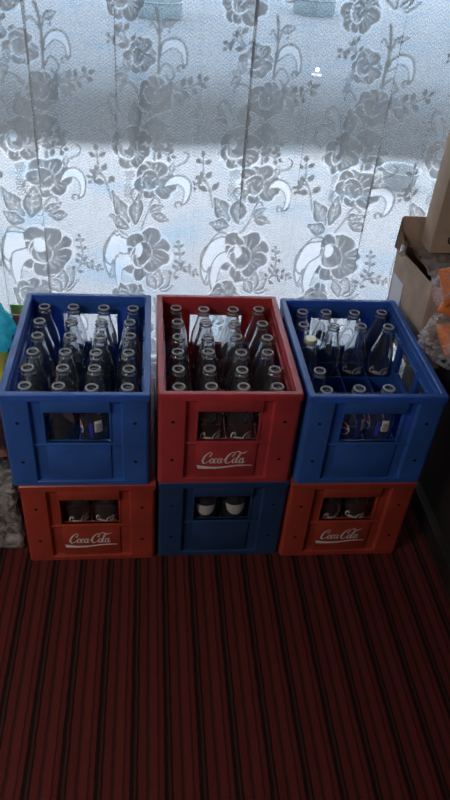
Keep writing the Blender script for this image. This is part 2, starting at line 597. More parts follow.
def lettering_mesh(bm, ux, uy, slant, place, swoosh=True, thin=1.0, n=5):
    """place(u, v) -> 3-D point; u to the right, v up, in metres about the middle of the word"""
    def T(p):
        return ((p[0] - 4.7 + (p[1] - 1) * slant) * ux, (p[1] - 1.0) * uy)
    for pts, w, closed in lettering_strokes():
        c = [np.array(T(p)) for p in spline(pts, n, closed)]
        ww = [v[0] for v in spline([(a,) for a in w], n, closed)]
        if closed:
            c.append(c[0])
            ww.append(ww[0])
        prev = None
        for i in range(len(c)):
            d = c[min(i + 1, len(c) - 1)] - c[max(i - 1, 0)]
            if closed and i in (0, len(c) - 1):
                d = c[1] - c[-2]
            d = d / (np.linalg.norm(d) + 1e-9)
            nn = np.array((-d[1], d[0])) * max(ww[i], .05) * (ux + uy) * .5 * .5 * thin
            cur = (bm.verts.new(place(*(c[i] + nn))), bm.verts.new(place(*(c[i] - nn))))
            if prev:
                bm.faces.new((prev[0], prev[1], cur[1], cur[0]))
            prev = cur
    if swoosh:
        top = spline([(-1.0, -.30), (1.0, -.62), (3.0, -.72), (5.0, -.62), (7.5, -.36), (10.6, -.38)], 5)
        bot = spline([(-.75, -1.05), (1.0, -1.12), (3.0, -1.10), (5.0, -.92), (7.5, -.62), (10.6, -.52)], 5)
        prev = None
        for a, b in zip(top, bot):
            A = ((a[0] - 4.7) * ux, (a[1] - 1) * uy)
            B = ((b[0] - 4.7) * ux, (b[1] - 1) * uy)
            cur = (bm.verts.new(place(*A)), bm.verts.new(place(*B)))
            if prev:
                bm.faces.new((prev[0], prev[1], cur[1], cur[0]))
            prev = cur

# ------------------------------------------------------------------ the room
def slab(name, x0, x1, y0, y1, z0, z1, m):
    bm = bmesh.new()
    box(bm, x0, x1, y0, y1, z0, z1)
    return obj(name, bm, m, kind='structure')

RX0, RX1, RY0, YW = -1.7, 1.75, -1.9, 1.70
WX0, WX1, WZ0, WZ1 = -0.62, 1.02, 0.08, 2.05
slab('floor', RX0, RX1, RY0, YW + .12, -.05, 0, M['carpet'])
slab('ceiling', RX0, RX1, RY0, YW + .12, 2.5, 2.56, M['wall'])
slab('wall_left', RX0 - .08, RX0, RY0, YW + .12, -.05, 2.56, M['wall'])
slab('wall_right', RX1, RX1 + .08, RY0, YW + .12, -.05, 2.56, M['wall'])
slab('wall_front', RX0, RX1, RY0 - .08, RY0, -.05, 2.56, M['wall'])
bm = bmesh.new()
box(bm, RX0, WX0, YW, YW + .12, 0, 2.5)
box(bm, WX1, RX1, YW, YW + .12, 0, 2.5)
box(bm, WX0, WX1, YW, YW + .12, 0, WZ0)
box(bm, WX0, WX1, YW, YW + .12, WZ1, 2.5)
obj('wall_back', bm, M['wall'], kind='structure')
bm = bmesh.new()
box(bm, WX0, WX0 + .05, YW + .03, YW + .09, WZ0, WZ1, .003)
box(bm, WX1 - .05, WX1, YW + .03, YW + .09, WZ0, WZ1, .003)
box(bm, WX0 + .05, WX1 - .05, YW + .03, YW + .09, WZ0, WZ0 + .05, .003)
box(bm, WX0 + .05, WX1 - .05, YW + .03, YW + .09, WZ1 - .05, WZ1, .003)
wf = obj('window_1', bm, M['frame'], kind='structure')
bm = bmesh.new()
box(bm, WX0 + .05, WX1 - .05, YW + .058, YW + .062, WZ0 + .05, WZ1 - .05)
obj('pane', bm, M['pane'], wf)

# outside
bm = bmesh.new()
box(bm, -14, 16, YW + .121, 26, -.06, -.01)
obj('ground', bm, M['yard'], kind='structure')

# ------------------------------------------------------------------ lace curtain
CW, CH, RES = 0.255, 0.70, 0.0015
NW, NH = int(round(CW / RES)), int(round(CH / RES))
NET = 0.45
D = np.full((NH, NW), NET)

def _apply(mask, r0, c0, val, mode):
    rows = np.arange(r0, r0 + mask.shape[0]) % NH
    cols = np.arange(c0, c0 + mask.shape[1]) % NW
    sub = D[np.ix_(rows, cols)]
    sub = np.where(mask, val, sub)
    D[np.ix_(rows, cols)] = sub

def fill(poly, val):
    P = np.array(poly) / RES
    r0, r1 = int(np.floor(P[:, 1].min())) - 1, int(np.ceil(P[:, 1].max())) + 2
    c0, c1 = int(np.floor(P[:, 0].min())) - 1, int(np.ceil(P[:, 0].max())) + 2
    Y, X = np.mgrid[r0:r1, c0:c1].astype(float)
    ins = np.zeros(X.shape, bool)
    n = len(P)
    for i in range(n):
        x1, y1 = P[i]
        x2, y2 = P[(i + 1) % n]
        if y1 == y2:
            continue
        cond = ((y1 > Y) != (y2 > Y)) & (X < (x2 - x1) * (Y - y1) / (y2 - y1) + x1)
        ins ^= cond
    _apply(ins, r0, c0, val, 0)

def stroke(pts, w, val):
    P = np.array(pts) / RES
    hw = max(w / RES / 2, .55)
    r0, r1 = int(P[:, 1].min() - hw) - 2, int(P[:, 1].max() + hw) + 3
    c0, c1 = int(P[:, 0].min() - hw) - 2, int(P[:, 0].max() + hw) + 3
    Y, X = np.mgrid[r0:r1, c0:c1].astype(float)
    ins = np.zeros(X.shape, bool)
    for (x1, y1), (x2, y2) in zip(P[:-1], P[1:]):
        dx, dy = x2 - x1, y2 - y1
        L = dx * dx + dy * dy + 1e-9
        t = np.clip(((X - x1) * dx + (Y - y1) * dy) / L, 0, 1)
        ins |= (X - x1 - t * dx) ** 2 + (Y - y1 - t * dy) ** 2 < hw * hw
    _apply(ins, r0, c0, val, 0)

DARK, MID, LITE, OPEN = 0.97, 0.88, 0.36, 0.26

def leaf(u, v, L, ang, wid, body=MID, vein=LITE):
    ca, sa = math.cos(ang), math.sin(ang)
    def P(t, s):
        return (u + L * (t * ca - s * sa), v + L * (t * sa + s * ca))
    prof = [(0, 0), (.2, .6), (.42, 1), (.62, .85), (.82, .42), (1, 0)]
    up = [(t, w * wid) for t, w in prof]
    dn = [(t, -w * wid) for t, w in prof[::-1][1:-1]]
    o = spline(up + dn, 4, True)
    fill([P(.5 + (t - .5) * 1.12, s * 1.25) for t, s in o], LITE)
    fill([P(t, s) for t, s in o], DARK)
    fill([P(.5 + (t - .5) * .82, s * .72) for t, s in o], body)
    if L > .022:
        stroke([P(.08, 0), P(.9, 0)], .0016, vein)
        for t in (.3, .5, .7):
            stroke([P(t, 0), P(t + .12, wid * .55)], .0012, vein)
            stroke([P(t, 0), P(t + .12, -wid * .55)], .0012, vein)

def petal(u, v, R, ang, wid, off, L):
    """one petal that starts off*R from the centre"""
    ca, sa = math.cos(ang), math.sin(ang)
    def P(t, s):
        return (u + R * (t * ca - s * sa), v + R * (t * sa + s * ca))
    pts = [(off, wid * .30), (off + L * .45, wid * .95), (off + L * .85, wid * .85), (off + L * 1.0, wid * .25),
           (off + L * .96, -wid * .2), (off + L * .85, -wid * .85), (off + L * .45, -wid * .95), (off, -wid * .30)]
    o = spline(pts, 4, True)
    cx = off + L * .5
    fill([P(cx + (t - cx) * 1.12, s * 1.14) for t, s in o], .20)
    fill([P(t, s) for t, s in o], .95)
    for s in (-.3, .0, .3):
        stroke([P(off + .05, s * wid * .5), P(off + L * .55, s * wid)], .0012, .55)

def rose(u, v, R, ang=0.0, n=6, heart=True, seed=0):
    """full-blown rose: a dark scalloped mass, petals parted by thin open lines, curled heart"""
    rr = random.Random(int(u * 1e4) * 7 + int(v * 1e4))
    pet = []
    for k in range(n):
        a = ang + 2 * PI * (k + rr.uniform(-.16, .16)) / n
        pet.append((a, rr.uniform(.88, 1.08), rr.uniform(.50, .62)))
    def P(x, y, a):
        return (u + R * (x * math.cos(a) - y * math.sin(a)), v + R * (x * math.sin(a) + y * math.cos(a)))
    def shape(L, wd, g=1.0):
        return spline([(.08, -.10), (.42 * L, -wd * .95 * g), (.80 * L, -wd * g), (1.0 * L * g, -wd * .48), (.93 * L * g, 0), (1.0 * L * g, wd * .5), (.80 * L, wd * g), (.42 * L, wd * .95 * g), (.08, .10)], 4, True)
    for a, L, wd in pet:
        fill([P(x, y, a) for x, y in shape(L, wd, 1.06)], .34)
    for a, L, wd in pet:
        fill([P(x, y, a) for x, y in shape(L, wd, 1.06)], .30)
        fill([P(x, y, a) for x, y in shape(L, wd, .95)], .91)
        for t in (-.5, -.17, .17, .5):
            stroke([P(.34, t * wd * .5, a), P((.86 - abs(t) * .3) * L, t * wd * 1.1, a)], .0015, .36)
    # inner cup: overlapping crescents turned to one side
    b0 = ang + rr.uniform(-.5, .5) + 1.2
    for k, (q, off) in enumerate(((.50, -.16), (.38, -.22), (.22, -.26))):
        c = [(q * math.cos(t), q * .82 * math.sin(t) - off) for t in np.linspace(0, 2 * PI, 20)[:-1]]
        a = b0 + k * .55
        fill([P(x * 1.08, y * 1.08, a) for x, y in c], .22)
        fill([P(x, y, a) for x, y in c], (.93, .88, .95)[k])
        arc = [P(q * .62 * math.cos(t), q * .45 * math.sin(t) - off, a) for t in np.linspace(.3, 2.6, 9)]
        stroke(arc, .0014, .40)
    if heart:
        stroke([P(x, y, b0) for x, y in ((-.14, .12), (0, .02), (.10, -.12))], .0018, .25)
    else:
        c = [P(-.26 + .17 * math.cos(t), .22 + .27 * math.sin(t), 0) for t in np.linspace(0, 2 * PI, 16)[:-1]]
        fill(c, OPEN)

def spiral(u, v, r, a0, turns, hand=1):
    return [(u + r * (1 - .75 * t) * math.cos(a0 + hand * turns * 2 * PI * t), v + r * (1 - .75 * t) * math.sin(a0 + hand * turns * 2 * PI * t)) for t in np.linspace(0, 1, 16)]

def hook(u, v, R, flip=1, ang=0.0):
    """crescent left almost open, drawn round with a dark cord that ends in a curl"""
    ca, sa = math.cos(ang), math.sin(ang)
    def P(x, y):
        x *= flip
        return (u + R * (x * ca - y * sa), v + R * (x * sa + y * ca))
    out = spline([(-1.0, -.15), (-.75, .75), (0, 1.15), (.75, .85), (1.0, .1), (.95, -.7), (.62, -1.15)], 5)
    inn = spline([(.62, -1.15), (.66, -.6), (.52, .05), (.05, .42), (-.5, .22), (-1.0, -.15)], 5)
    fill([P(*p) for p in out + inn], OPEN)
    stroke([P(*p) for p in out], .0034, DARK)
    stroke([P(*p) for p in inn], .0022, DARK)
    c = [P(.62 + .22 * math.cos(a) - .2, -1.1 + .22 * math.sin(a)) for a in np.linspace(0, 4.6, 10)]
    stroke(c, .0032, DARK)

def cord(pts, w=.003):
    stroke(spline(pts, 6), w, DARK)

def sprig(pts, n, L, both=True):
    c = spline(pts, 8)
    stroke(c, .0026, DARK)
    def lf(p, a, l):
        stroke([p, (p[0] + l * .3 * math.cos(a), p[1] + l * .3 * math.sin(a))], .0018, DARK)
        leaf(p[0] + l * .22 * math.cos(a), p[1] + l * .22 * math.sin(a), l, a, .30, .97, .9)
    for k in range(n):
        i = int((k + 1) / (n + .3) * (len(c) - 1))
        p, q = c[max(i - 1, 0)], c[min(i + 1, len(c) - 1)]
        a = math.atan2(q[1] - p[1], q[0] - p[0])
        l = L * (1 - .35 * k / n)
        lf(c[i], a + 1.0, l)
        if both:
            lf(c[i], a - 1.0, l)
    p, q = c[-2], c[-1]
    lf(q, math.atan2(q[1] - p[1], q[0] - p[0]), L * .7)

def scroll(outer, inner, curl=1):
    """long open lobe drawn round with cord"""
    o, i = spline(outer, 6), spline(inner, 6)
    fill(o + i, OPEN)
    stroke(o, .0032, DARK)
    stroke(i, .0022, DARK)
    e = o[-1]
    stroke([(e[0] + .005 * curl + .005 * math.cos(t), e[1] + .004 * math.sin(t)) for t in np.linspace(PI, PI + 4.4, 9)], .0028, DARK)

def net_patch(poly):
    fill(poly, .80)
    P = np.array(poly)
    st = .0062
    for i, x in enumerate(np.arange(P[:, 0].min(), P[:, 0].max(), st)):
        for j, y in enumerate(np.arange(P[:, 1].min(), P[:, 1].max(), st)):
            xx = x + (j % 2) * st / 2
            ins = False
            n = len(poly)
            for k in range(n):
                (x1, y1), (x2, y2) = poly[k], poly[(k + 1) % n]
                if (y1 > y) != (y2 > y) and xx < (x2 - x1) * (y - y1) / (y2 - y1) + x1:
                    ins = not ins
            if ins:
                fill([(xx + .0022 * math.cos(a), y + .0022 * math.sin(a)) for a in np.linspace(0, 2 * PI, 9)[:-1]], .12)

Z0 = 0.42
def w(u, z):
    return (u * .001 + .1275, z * .001 - Z0)
def W(*pts):
    return [w(*p) for p in pts]

# stems and net first, flowers over them
cord(W((24, 690), (36, 1000), (36, 1075), (30, 1110)), .005)
net_patch(W((0, 960), (36, 985), (44, 930), (30, 850), (4, 850), (8, 905)))
net_patch(W((-40, 800), (-5, 800), (8, 720), (0, 640), (-36, 640), (-46, 720)))
net_patch(W((10, 500), (70, 500), (70, 440), (20, 440)))
# upper part
sprig(W((-14, 1022), (-30, 1045), (-44, 1075), (-46, 1105)), 3, .020)
sprig(W((-30, 1045), (-56, 1062), (-72, 1050)), 2, .018)
rose(*w(-4, 1020), .038, .3)
leaf(*w(-34, 985), .026, 2.6, .33)
leaf(*w(-34, 985), .028, 3.7, .36)
leaf(*w(-30, 990), .03, 2.0, .25)
cord(W((-8, 905), (-14, 950), (-32, 970), (-46, 962), (-48, 950)))
hook(*w(66, 1025), .027, 1, .12)
cord(W((36, 985), (50, 1005), (64, 996), (68, 980), (58, 972), (52, 980)))
cord(W((38, 1060), (48, 1085), (58, 1078), (56, 1066)))
cord(W((36, 1060), (24, 1082), (18, 1074)))
leaf(*w(40, 1080), .034, .3, .3)
rose(*w(29, 940), .040, .9)
sprig(W((50, 935), (72, 950), (100, 958), (130, 975)), 4, .024)
leaf(*w(70, 950), .026, 1.2, .25)
leaf(*w(76, 945), .030, -1.15, .3)
leaf(*w(-14, 868), .062, 1.72, .27)
leaf(*w(2, 866), .056, .10, .34)
cord(W((-40, 862), (-52, 910), (-70, 938), (-84, 930), (-82, 908), (-74, 910)))
cord(W((-48, 862), (-70, 896), (-96, 892), (-100, 860), (-86, 846)))
fill(W((-56, 862), (-64, 905), (-76, 925), (-62, 930), (-48, 900), (-42, 866)), OPEN)
rose(*w(-28, 826), .050, .2, 7, False)
sprig(W((8, 815), (30, 830), (58, 838)), 3, .024)
sprig(W((30, 828), (46, 812), (62, 806)), 2, .020)
# middle
rose(*w(26, 742), .052, .6, 6)
hook(*w(80, 722), .032, 1, -.25)
cord(W((60, 745), (72, 776), (96, 790), (104, 808), (94, 814)))
leaf(*w(66, 762), .03, 1.4, .25)
leaf(*w(-36, 645), .085, 2.15, .24, .78)
leaf(*w(-22, 638), .080, 1.45, .24, .78)
leaf(*w(-36, 630), .060, 2.75, .28, .78)
cord(W((-10, 610), (10, 650), (24, 690), (36, 696), (42, 684)))
leaf(*w(16, 660), .040, .5, .3)
leaf(*w(22, 652), .045, -.25, .3)
cord(W((-20, 690), (-32, 720), (-14, 736), (4, 724)))
rose(*w(6, 550), .070, .15, 8, False)
scroll(W((-44, 604), (-80, 602), (-104, 565), (-104, 515), (-94, 482)), W((-94, 482), (-84, 520), (-66, 548), (-40, 562)))
scroll(W((-40, 562), (-72, 548), (-82, 500), (-72, 455), (-62, 442)), W((-62, 442), (-58, 490), (-48, 520), (-32, 530)))
cord(W((-40, 610), (-66, 620), (-90, 590), (-104, 540), (-92, 515), (-84, 530)))
sprig(W((62, 470), (84, 500), (92, 535), (88, 575)), 5, .017)
sprig(W((84, 500), (110, 512), (134, 506)), 3, .017)
for a_, L_ in ((.4, .05), (.9, .062), (1.45, .065), (2.0, .055)):
    leaf(*w(34, 438), L_, a_, .25, .70)
rose(*w(-41, 432), .046, .5, 6)

sprig(W((-84, 690), (-94, 736), (-108, 766), (-112, 806)), 3, .025)
sprig(W((-100, 750), (-114, 756), (-126, 740)), 2, .018)
# soften by one pixel, as threads do
Ds = D.copy()
for ax in (0, 1):
    Ds = .25 * np.roll(Ds, 1, ax) + .5 * Ds + .25 * np.roll(Ds, -1, ax)
D = .55 * D + .45 * Ds

YC = 1.625
S0, S1, DU, DZ = -.70, 1.12, .0025, .0024
ns = int((S1 - S0) / DU) + 1
s = S0 + np.arange(ns) * DU
zz = np.concatenate([np.arange(.02, 1.27, DZ), np.linspace(1.30, 2.12, 20)])
nz_ = len(zz)
def fold_y(s):
    y = .016 * np.sin(s * 24.3 + .6) + .008 * np.sin(s * 57 + 1.7)
    for c, a, wd in ((-.105, .016, .007), (.118, .014, .007), (.395, .014, .008), (-.44, .028, .009)):
        y = y - a * np.exp(-((s - c) / wd) ** 2)
    return y
y1 = fold_y(s)
dy = np.gradient(y1, s)
xs = np.cumsum(np.sqrt(np.clip(1 - np.clip(dy, -.94, .94) ** 2, .05, 1))) * DU
xs = xs - np.interp(0.0, s, xs)                   # cloth at s = 0 hangs at x = 0
x0s = xs.copy()
# pleats: the cloth doubles back on itself, three layers for a finger's width
pleat = np.zeros((nz_, ns))
for i, (c, wd, h) in enumerate(((-.262, .014, .031), (.225, .010, .023), (.545, .010, .021), (.79, .012, .026), (-.075, .007, .0115), (.36, .007, .0115))):
    t = (x0s - c) / wd
    hz = h * np.clip(.82 + .20 * np.sin(zz * 6.1 + i * 1.9) + .10 * np.sin(zz * 17 + i), .45, 1.1) * np.interp(zz, [.3, .8], [.72, 1.0])
    pleat -= hz[:, None] * (t * np.exp(-t * t))[None, :]
    y1 = y1 - .007 * np.tanh(t * 1.2)
y1 = y1 - np.interp(s, [s[0], s[-1]], [y1[:40].mean(), y1[-40:].mean()])
Sg, Zg = np.meshgrid(s, zz)
Xg = np.tile(xs, (nz_, 1)) + pleat
amp = np.interp(zz, [0, .5, 1.2, 2.1], [1.1, 1.0, .85, .6])[:, None]
Yg = YC + y1[None, :] * amp + .004 * np.sin(Zg * 5 + Sg * 9)
# cloth coordinates follow the hung width so that the vines keep their spacing
sn = (s - s[0]) / (s[-1] - s[0]) * (x0s[-1] - x0s[0]) + x0s[0]
Ug = np.tile(.35 * x0s + .65 * sn, (nz_, 1))                # the vines crowd together in the folds
cu = (Ug + .012 + .1275) / RES
cv = (Zg - Z0) / RES
iu0 = np.floor(cu).astype(int); fu = cu - iu0
iv0 = np.floor(cv).astype(int); fv = cv - iv0
dens = ((1 - fu) * (1 - fv) * D[iv0 % NH, iu0 % NW] + fu * (1 - fv) * D[iv0 % NH, (iu0 + 1) % NW]
        + (1 - fu) * fv * D[(iv0 + 1) % NH, iu0 % NW] + fu * fv * D[(iv0 + 1) % NH, (iu0 + 1) % NW])
co = np.stack([Xg, Yg, Zg], -1).reshape(-1, 3)
idx = np.arange(ns * nz_).reshape(nz_, ns)
quads = np.stack([idx[:-1, :-1], idx[:-1, 1:], idx[1:, 1:], idx[1:, :-1]], -1).reshape(-1, 4)
me = bpy.data.meshes.new('lace_curtain')
me.vertices.add(len(co)); me.vertices.foreach_set('co', co.ravel())
me.loops.add(quads.size); me.loops.foreach_set('vertex_index', quads.ravel().astype(np.int32))
me.polygons.add(len(quads))
me.polygons.foreach_set('loop_start', np.arange(0, quads.size, 4, dtype=np.int32))
me.polygons.foreach_set('use_smooth', np.ones(len(quads), bool))
me.update(calc_edges=True)
at = me.attributes.new('lace', 'FLOAT', 'POINT')
at.data.foreach_set('value', dens.ravel().astype(np.float32))
uvl = me.uv_layers.new(name='cloth')
uvs = np.stack([Xg, Zg], -1).reshape(-1, 2)[quads.ravel()]
uvl.data.foreach_set('uv', uvs.ravel().astype(np.float32))
me.materials.append(M['lace'])
curt = bpy.data.objects.new('lace_curtain', me)
COL.objects.link(curt)
tag(curt, 'white lace curtain with climbing rose vines hanging across the bright window', 'curtain')

# ------------------------------------------------------------------ crates
CWD, CDP, CHT = .30, .41, .2519
WIN = (.118, .205)
def crate_shell(bm):
    X, Y, H, t, ins = CWD / 2, CDP, CHT, .005, .009
    z0w, z1w = WIN
    hw = .066
    top = H - .030
    # rim all round, softened, and the deep band below it
    ring(bm, round_rect(-X - .001, X + .001, -.001, Y + .001, .005), round_rect(-X + .013, X - .013, .013, Y - .013, .006), top + .014, H, .0022)
    ring(bm, round_rect(-X + .002, X - .002, .002, Y - .002, .009), round_rect(-X + .0135, X - .0135, .0135, Y - .0135, .006), top + .010, top + .0141, .0005)
    # foot band and floor
    ring(bm, round_rect(-X, X, 0, Y, .010), round_rect(-X + .014, X - .014, .014, Y - .014, .008), 0, .013, .001)
    box(bm, -X + .012, X - .012, .012, Y - .012, .002, .006)
    # short sides (front and back)
    for y0, sgn in ((ins, 1), (Y - ins, -1)):
        ya, yb = sorted((y0, y0 + sgn * t))
        box(bm, -X + .012, X - .012, ya, yb, .010, z0w)
        box(bm, -X + .012, X - .012, ya, yb, z1w, top + .012)
        box(bm, -X + .012, -hw, ya, yb, z0w, z1w)
        box(bm, hw, X - .012, ya, yb, z0w, z1w)
        yo = y0 - sgn * .005
        yc, yd = sorted((yo, y0 + sgn * .001))
        # deep flush band over the opening; the strips beside it lie back between it and the posts
        box(bm, -hw - .003, hw + .003, *sorted((y0 - sgn * .0085, y0 + sgn * .001)), z1w, top + .0145, .0015)
        box(bm, -X + .05, X - .05, yc, yd, z0w - .0055, z0w - .002, .001)
        box(bm, -X + .05, X - .05, *sorted((y0 - sgn * .003, y0 + sgn * .001)), z1w + .020, z1w + .023, .001)
        box(bm, -hw - .001, hw + .001, *sorted((y0 - sgn * .0035, y0 + sgn * .001)), .012, z0w - .004, .001)
        # lip of the opening
        ye, yf = sorted((y0 - sgn * .002, y0 + sgn * .010))
        box(bm, -hw, hw, ye, yf, z0w - .004, z0w, .001)
        box(bm, -hw, hw, ye, yf, z1w, z1w + .004, .001)
        for sx in (-1, 1):
            xa, xb = sorted((sx * hw, sx * (hw + .004)))
            box(bm, xa, xb, ye, yf, z0w, z1w, .001)
    # long sides with three openings each
    yo_ = [(.072, .128), (.148, .262), (.282, .338)]
    for x0, sgn in ((-X + ins, 1), (X - ins, -1)):
        xa, xb = sorted((x0, x0 + sgn * t))
        box(bm, xa, xb, .012, Y - .012, .010, z0w + .008)
        box(bm, xa, xb, .012, Y - .012, z1w, top + .012)
        edges = [.012] + [v for p in yo_ for v in p] + [Y - .012]
        for k in range(0, len(edges), 2):
            box(bm, xa, xb, edges[k], edges[k + 1], z0w + .008, z1w)
        xc, xd = sorted((x0 - sgn * .005, x0 + sgn * .009))
        for (a, b) in yo_:
            box(bm, xc, xd, a - .006, a, z0w, z1w + .01, .001)
            box(bm, xc, xd, b, b + .006, z0w, z1w + .01, .001)
        box(bm, xc, xd, .05, Y - .05, z0w + .002, z0w + .008, .001)
        box(bm, xc, xd, .05, Y - .05, z1w, z1w + .006, .001)
    # wide rounded corner posts
    pw, pd, th = .056, .058, .013
    for sx in (-1, 1):
        for sy in (0, 1):
            pts = [(0, pd), (0, .010)] + [(.010 - .010 * math.cos(a), .010 - .010 * math.sin(a)) for a in np.linspace(0.3, PI / 2 - .3, 4)] + \
                  [(.010, 0), (pw, 0), (pw + .004, .006), (pw + .004, th - .003), (th + .004, th), (th, th + .004), (th, pd)]
            q = []
            for (px_, py_) in pts:
                x = -X + px_ if sx < 0 else X - px_
                y = py_ if sy == 0 else Y - py_
                q.append((x, y))
            if (sx < 0) != (sy == 0):
                pass
            prism(bm, q if (sx > 0) == (sy == 0) else q[::-1], .011, top + .0145)

def divider(bm):
    X, Y = CWD / 2 - .0145, CDP
    x_in = CWD / 2 - .0145
    for k in (1, 2, 3):
        x = -.138 + .069 * k
        box(bm, x - .0013, x + .0013, .0145, Y - .0145, .006, .108)
    for k in range(1, 6):
        y = .012 + .3857 / 6 * k
        for i in range(4):
            a = -.138 + .069 * i + (.0014 if i else .0025)
            b = -.138 + .069 * (i + 1) - (.0014 if i < 3 else .0025)
            box(bm, a, b, y - .0013, y + .0013, .006, .108)

def mesh_of(name, fn, mats, smooth=None):
    bm = bmesh.new()
    fn(bm)
    bmesh.ops.recalc_face_normals(bm, faces=bm.faces[:])
    me = bpy.data.meshes.new(name)
    bm.to_mesh(me)
    bm.free()
    for m in mats:
        me.materials.append(m)
    if smooth:
        me.polygons.foreach_set('use_smooth', [True] * len(me.polygons))
        me.set_sharp_from_angle(angle=math.radians(smooth))
    return me

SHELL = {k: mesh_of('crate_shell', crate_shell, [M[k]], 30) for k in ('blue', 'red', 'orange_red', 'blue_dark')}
DIV = {k: mesh_of('bottle_divider', divider, [M[k]]) for k in ('blue', 'red', 'orange_red', 'blue_dark')}
LETTER = mesh_of('printed_lettering', lambda b: lettering_mesh(b, .0107, .0150, .30, lambda u, v: (u, -.0003, v)), [M['white_print']])
def _hole(b):
    for k in range(1):
        pts = [(.0042 * math.cos(a), .0036 * math.sin(a)) for a in np.linspace(0, 2 * PI, 13)[:-1]]
        A = [b.verts.new((x, -.0004, z)) for x, z in pts]
        B = [b.verts.new((x, .004, z)) for x, z in pts]
        b.faces.new(A)
        for i in range(12):
            b.faces.new((A[i], B[i], B[(i + 1) % 12], A[(i + 1) % 12]))
HOLE = mesh_of('peg_hole', _hole, [M['hole']])

def child(name, data, parent, loc=(0, 0, 0)):
    o = bpy.data.objects.new(name, data)
    o.parent = parent
    o.location = loc
    COL.objects.link(o)
    return o

def crate(x, y, z, rz, colour, label, lettered):
    e = empty('bottle_crate', (x, y, z), rz)
    tag(e, label, 'crate', 'bottle crates stacked in front of the curtain')
    child('crate_shell', SHELL[colour], e)
    child('bottle_divider', DIV[colour], e)
    for sx in (-1, 1):
        for hz in (.070, .178):
            child('peg_hole', HOLE, e, (sx * .119, 0, hz))
    if lettered:
        c = child('printed_lettering', LETTER, e, (-.003, .0052, .070))
        c['label'] = 'white script lettering over a tapering ribbon'
    return e

GAP = .0004
crates = [
    crate(-.136, 1.088, .0005, .004, 'orange_red', 'orange-red crate with white script on the carpet below the left blue crate', True),
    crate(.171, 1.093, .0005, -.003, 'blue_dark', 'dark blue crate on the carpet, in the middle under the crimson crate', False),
    crate(.475, 1.085, .0005, .002, 'orange_red', 'orange-red crate with white script on the carpet at the right end', True),
    crate(-.149, 1.090, CHT + GAP, -.004, 'blue', 'blue crate full of bottles at the left, stacked on an orange-red crate', False),
    crate(.168, 1.094, CHT + GAP, .001, 'red', 'crimson crate full of bottles with white script, middle of the top row', True),
    crate(.480, 1.087, CHT + GAP, .001, 'blue', 'half-empty blue crate at the right, stacked beside the cardboard carton', False),
]

# ------------------------------------------------------------------ bottles
OUT = [(0, .004), (.012, .0035), (.020, .001), (.0245, 0), (.0275, .003), (.0288, .009), (.0288, .030), (.0280, .050), (.0272, .070), (.0278, .090), (.0290, .108),
       (.0296, .125), (.0296, .142), (.0288, .155), (.0268, .166), (.0240, .177), (.0208, .188), (.0182, .199), (.0162, .209), (.0148, .217),
       (.0142, .2215), (.0150, .2228), (.0155, .2243), (.0150, .2258), (.0136, .2268), (.0132, .2280), (.0137, .2292), (.0140, .2310), (.0138, .2330), (.0126, .2345), (.0112, .2350)]
INN = [(.0098, .2340), (.0096, .228), (.0104, .217), (.0120, .209), (.0142, .199), (.0170, .188), (.0203, .177), (.0233, .166), (.0255, .155), (.0265, .142),
       (.0265, .125), (.0258, .108), (.0246, .090), (.0240, .070), (.0248, .050), (.0256, .030), (.0250, .012), (.0215, .007), (.010, .0075), (0, .008)]
def radius_at(z):
    zs = [p[1] for p in OUT[5:20]]
    rs = [p[0] for p in OUT[5:20]]
    return float(np.interp(z, zs, rs))
GLASS = mesh_of('soda_bottle', lambda b: lathe(b, OUT + INN, 28), [M['glass']], 75)

def wrap(u, v, z0, lift=.0004, a0=0.0):
    z = z0 + v
    r = radius_at(z) + lift
    a = -PI / 2 + u / .0296 + a0
    return (r * math.cos(a), r * math.sin(a), z)

SCRIPT = mesh_of('printed_script', lambda b: lettering_mesh(b, .0058, .0090, .30, lambda u, v: wrap(u, v, .117), swoosh=False, thin=1.0, n=3), [M['white_enamel']])

def emblem(b):
    R = .017
    def patch(fn_lo, fn_hi, r, lift, mi):
        n = 14
        cols = []
        for i in range(n + 1):
            x = -r + 2 * r * i / n
            h = math.sqrt(max(r * r - x * x, 0))
            lo, hi = max(-h, min(h, fn_lo(x))), max(-h, min(h, fn_hi(x)))
            cols.append([b.verts.new(wrap(x, lo + (hi - lo) * k / 6, .138, lift)) for k in range(7)])
        for i in range(n):
            for k in range(6):
                f = b.faces.new((cols[i][k], cols[i + 1][k], cols[i + 1][k + 1], cols[i][k + 1]))
                f.material_index = mi
    wave = lambda x: .0035 * math.sin(x / R * 2.6)
    patch(lambda x: -9, lambda x: 9, R, .0003, 0)
    patch(lambda x: wave(x) + .0028, lambda x: 9, R * .9, .0007, 1)
    patch(lambda x: -9, lambda x: wave(x) - .0028, R * .9, .0007, 2)
EMBLEM = mesh_of('printed_emblem', emblem, [M['white_enamel'], M['red_enamel'], M['blue_enamel']])

def sticker(b):
    def quad(u0, u1, v0, v1, lift, mi):
        n = 5
        pr = None
        for i in range(n + 1):
            u = u0 + (u1 - u0) * i / n
            cur = [b.verts.new(wrap(u, v0 + (v1 - v0) * k / 3, .150, lift, 1.75)) for k in range(4)]
            if pr:
                for k in range(3):
                    f = b.faces.new((pr[k], cur[k], cur[k + 1], pr[k + 1]))
                    f.material_index = mi
            pr = cur
    quad(-.0085, .0085, -.014, .014, .0004, 0)
    for k in range(7):
        z = -.011 + k * .0028
        quad(-.006, .006, z, z + .0011, .0008, 1)
    quad(-.020, -.012, -.030, .010, .0004, 2)
STICKER = mesh_of('back_label', sticker, [M['white_enamel'], M['barcode'], M['blue_enamel']])

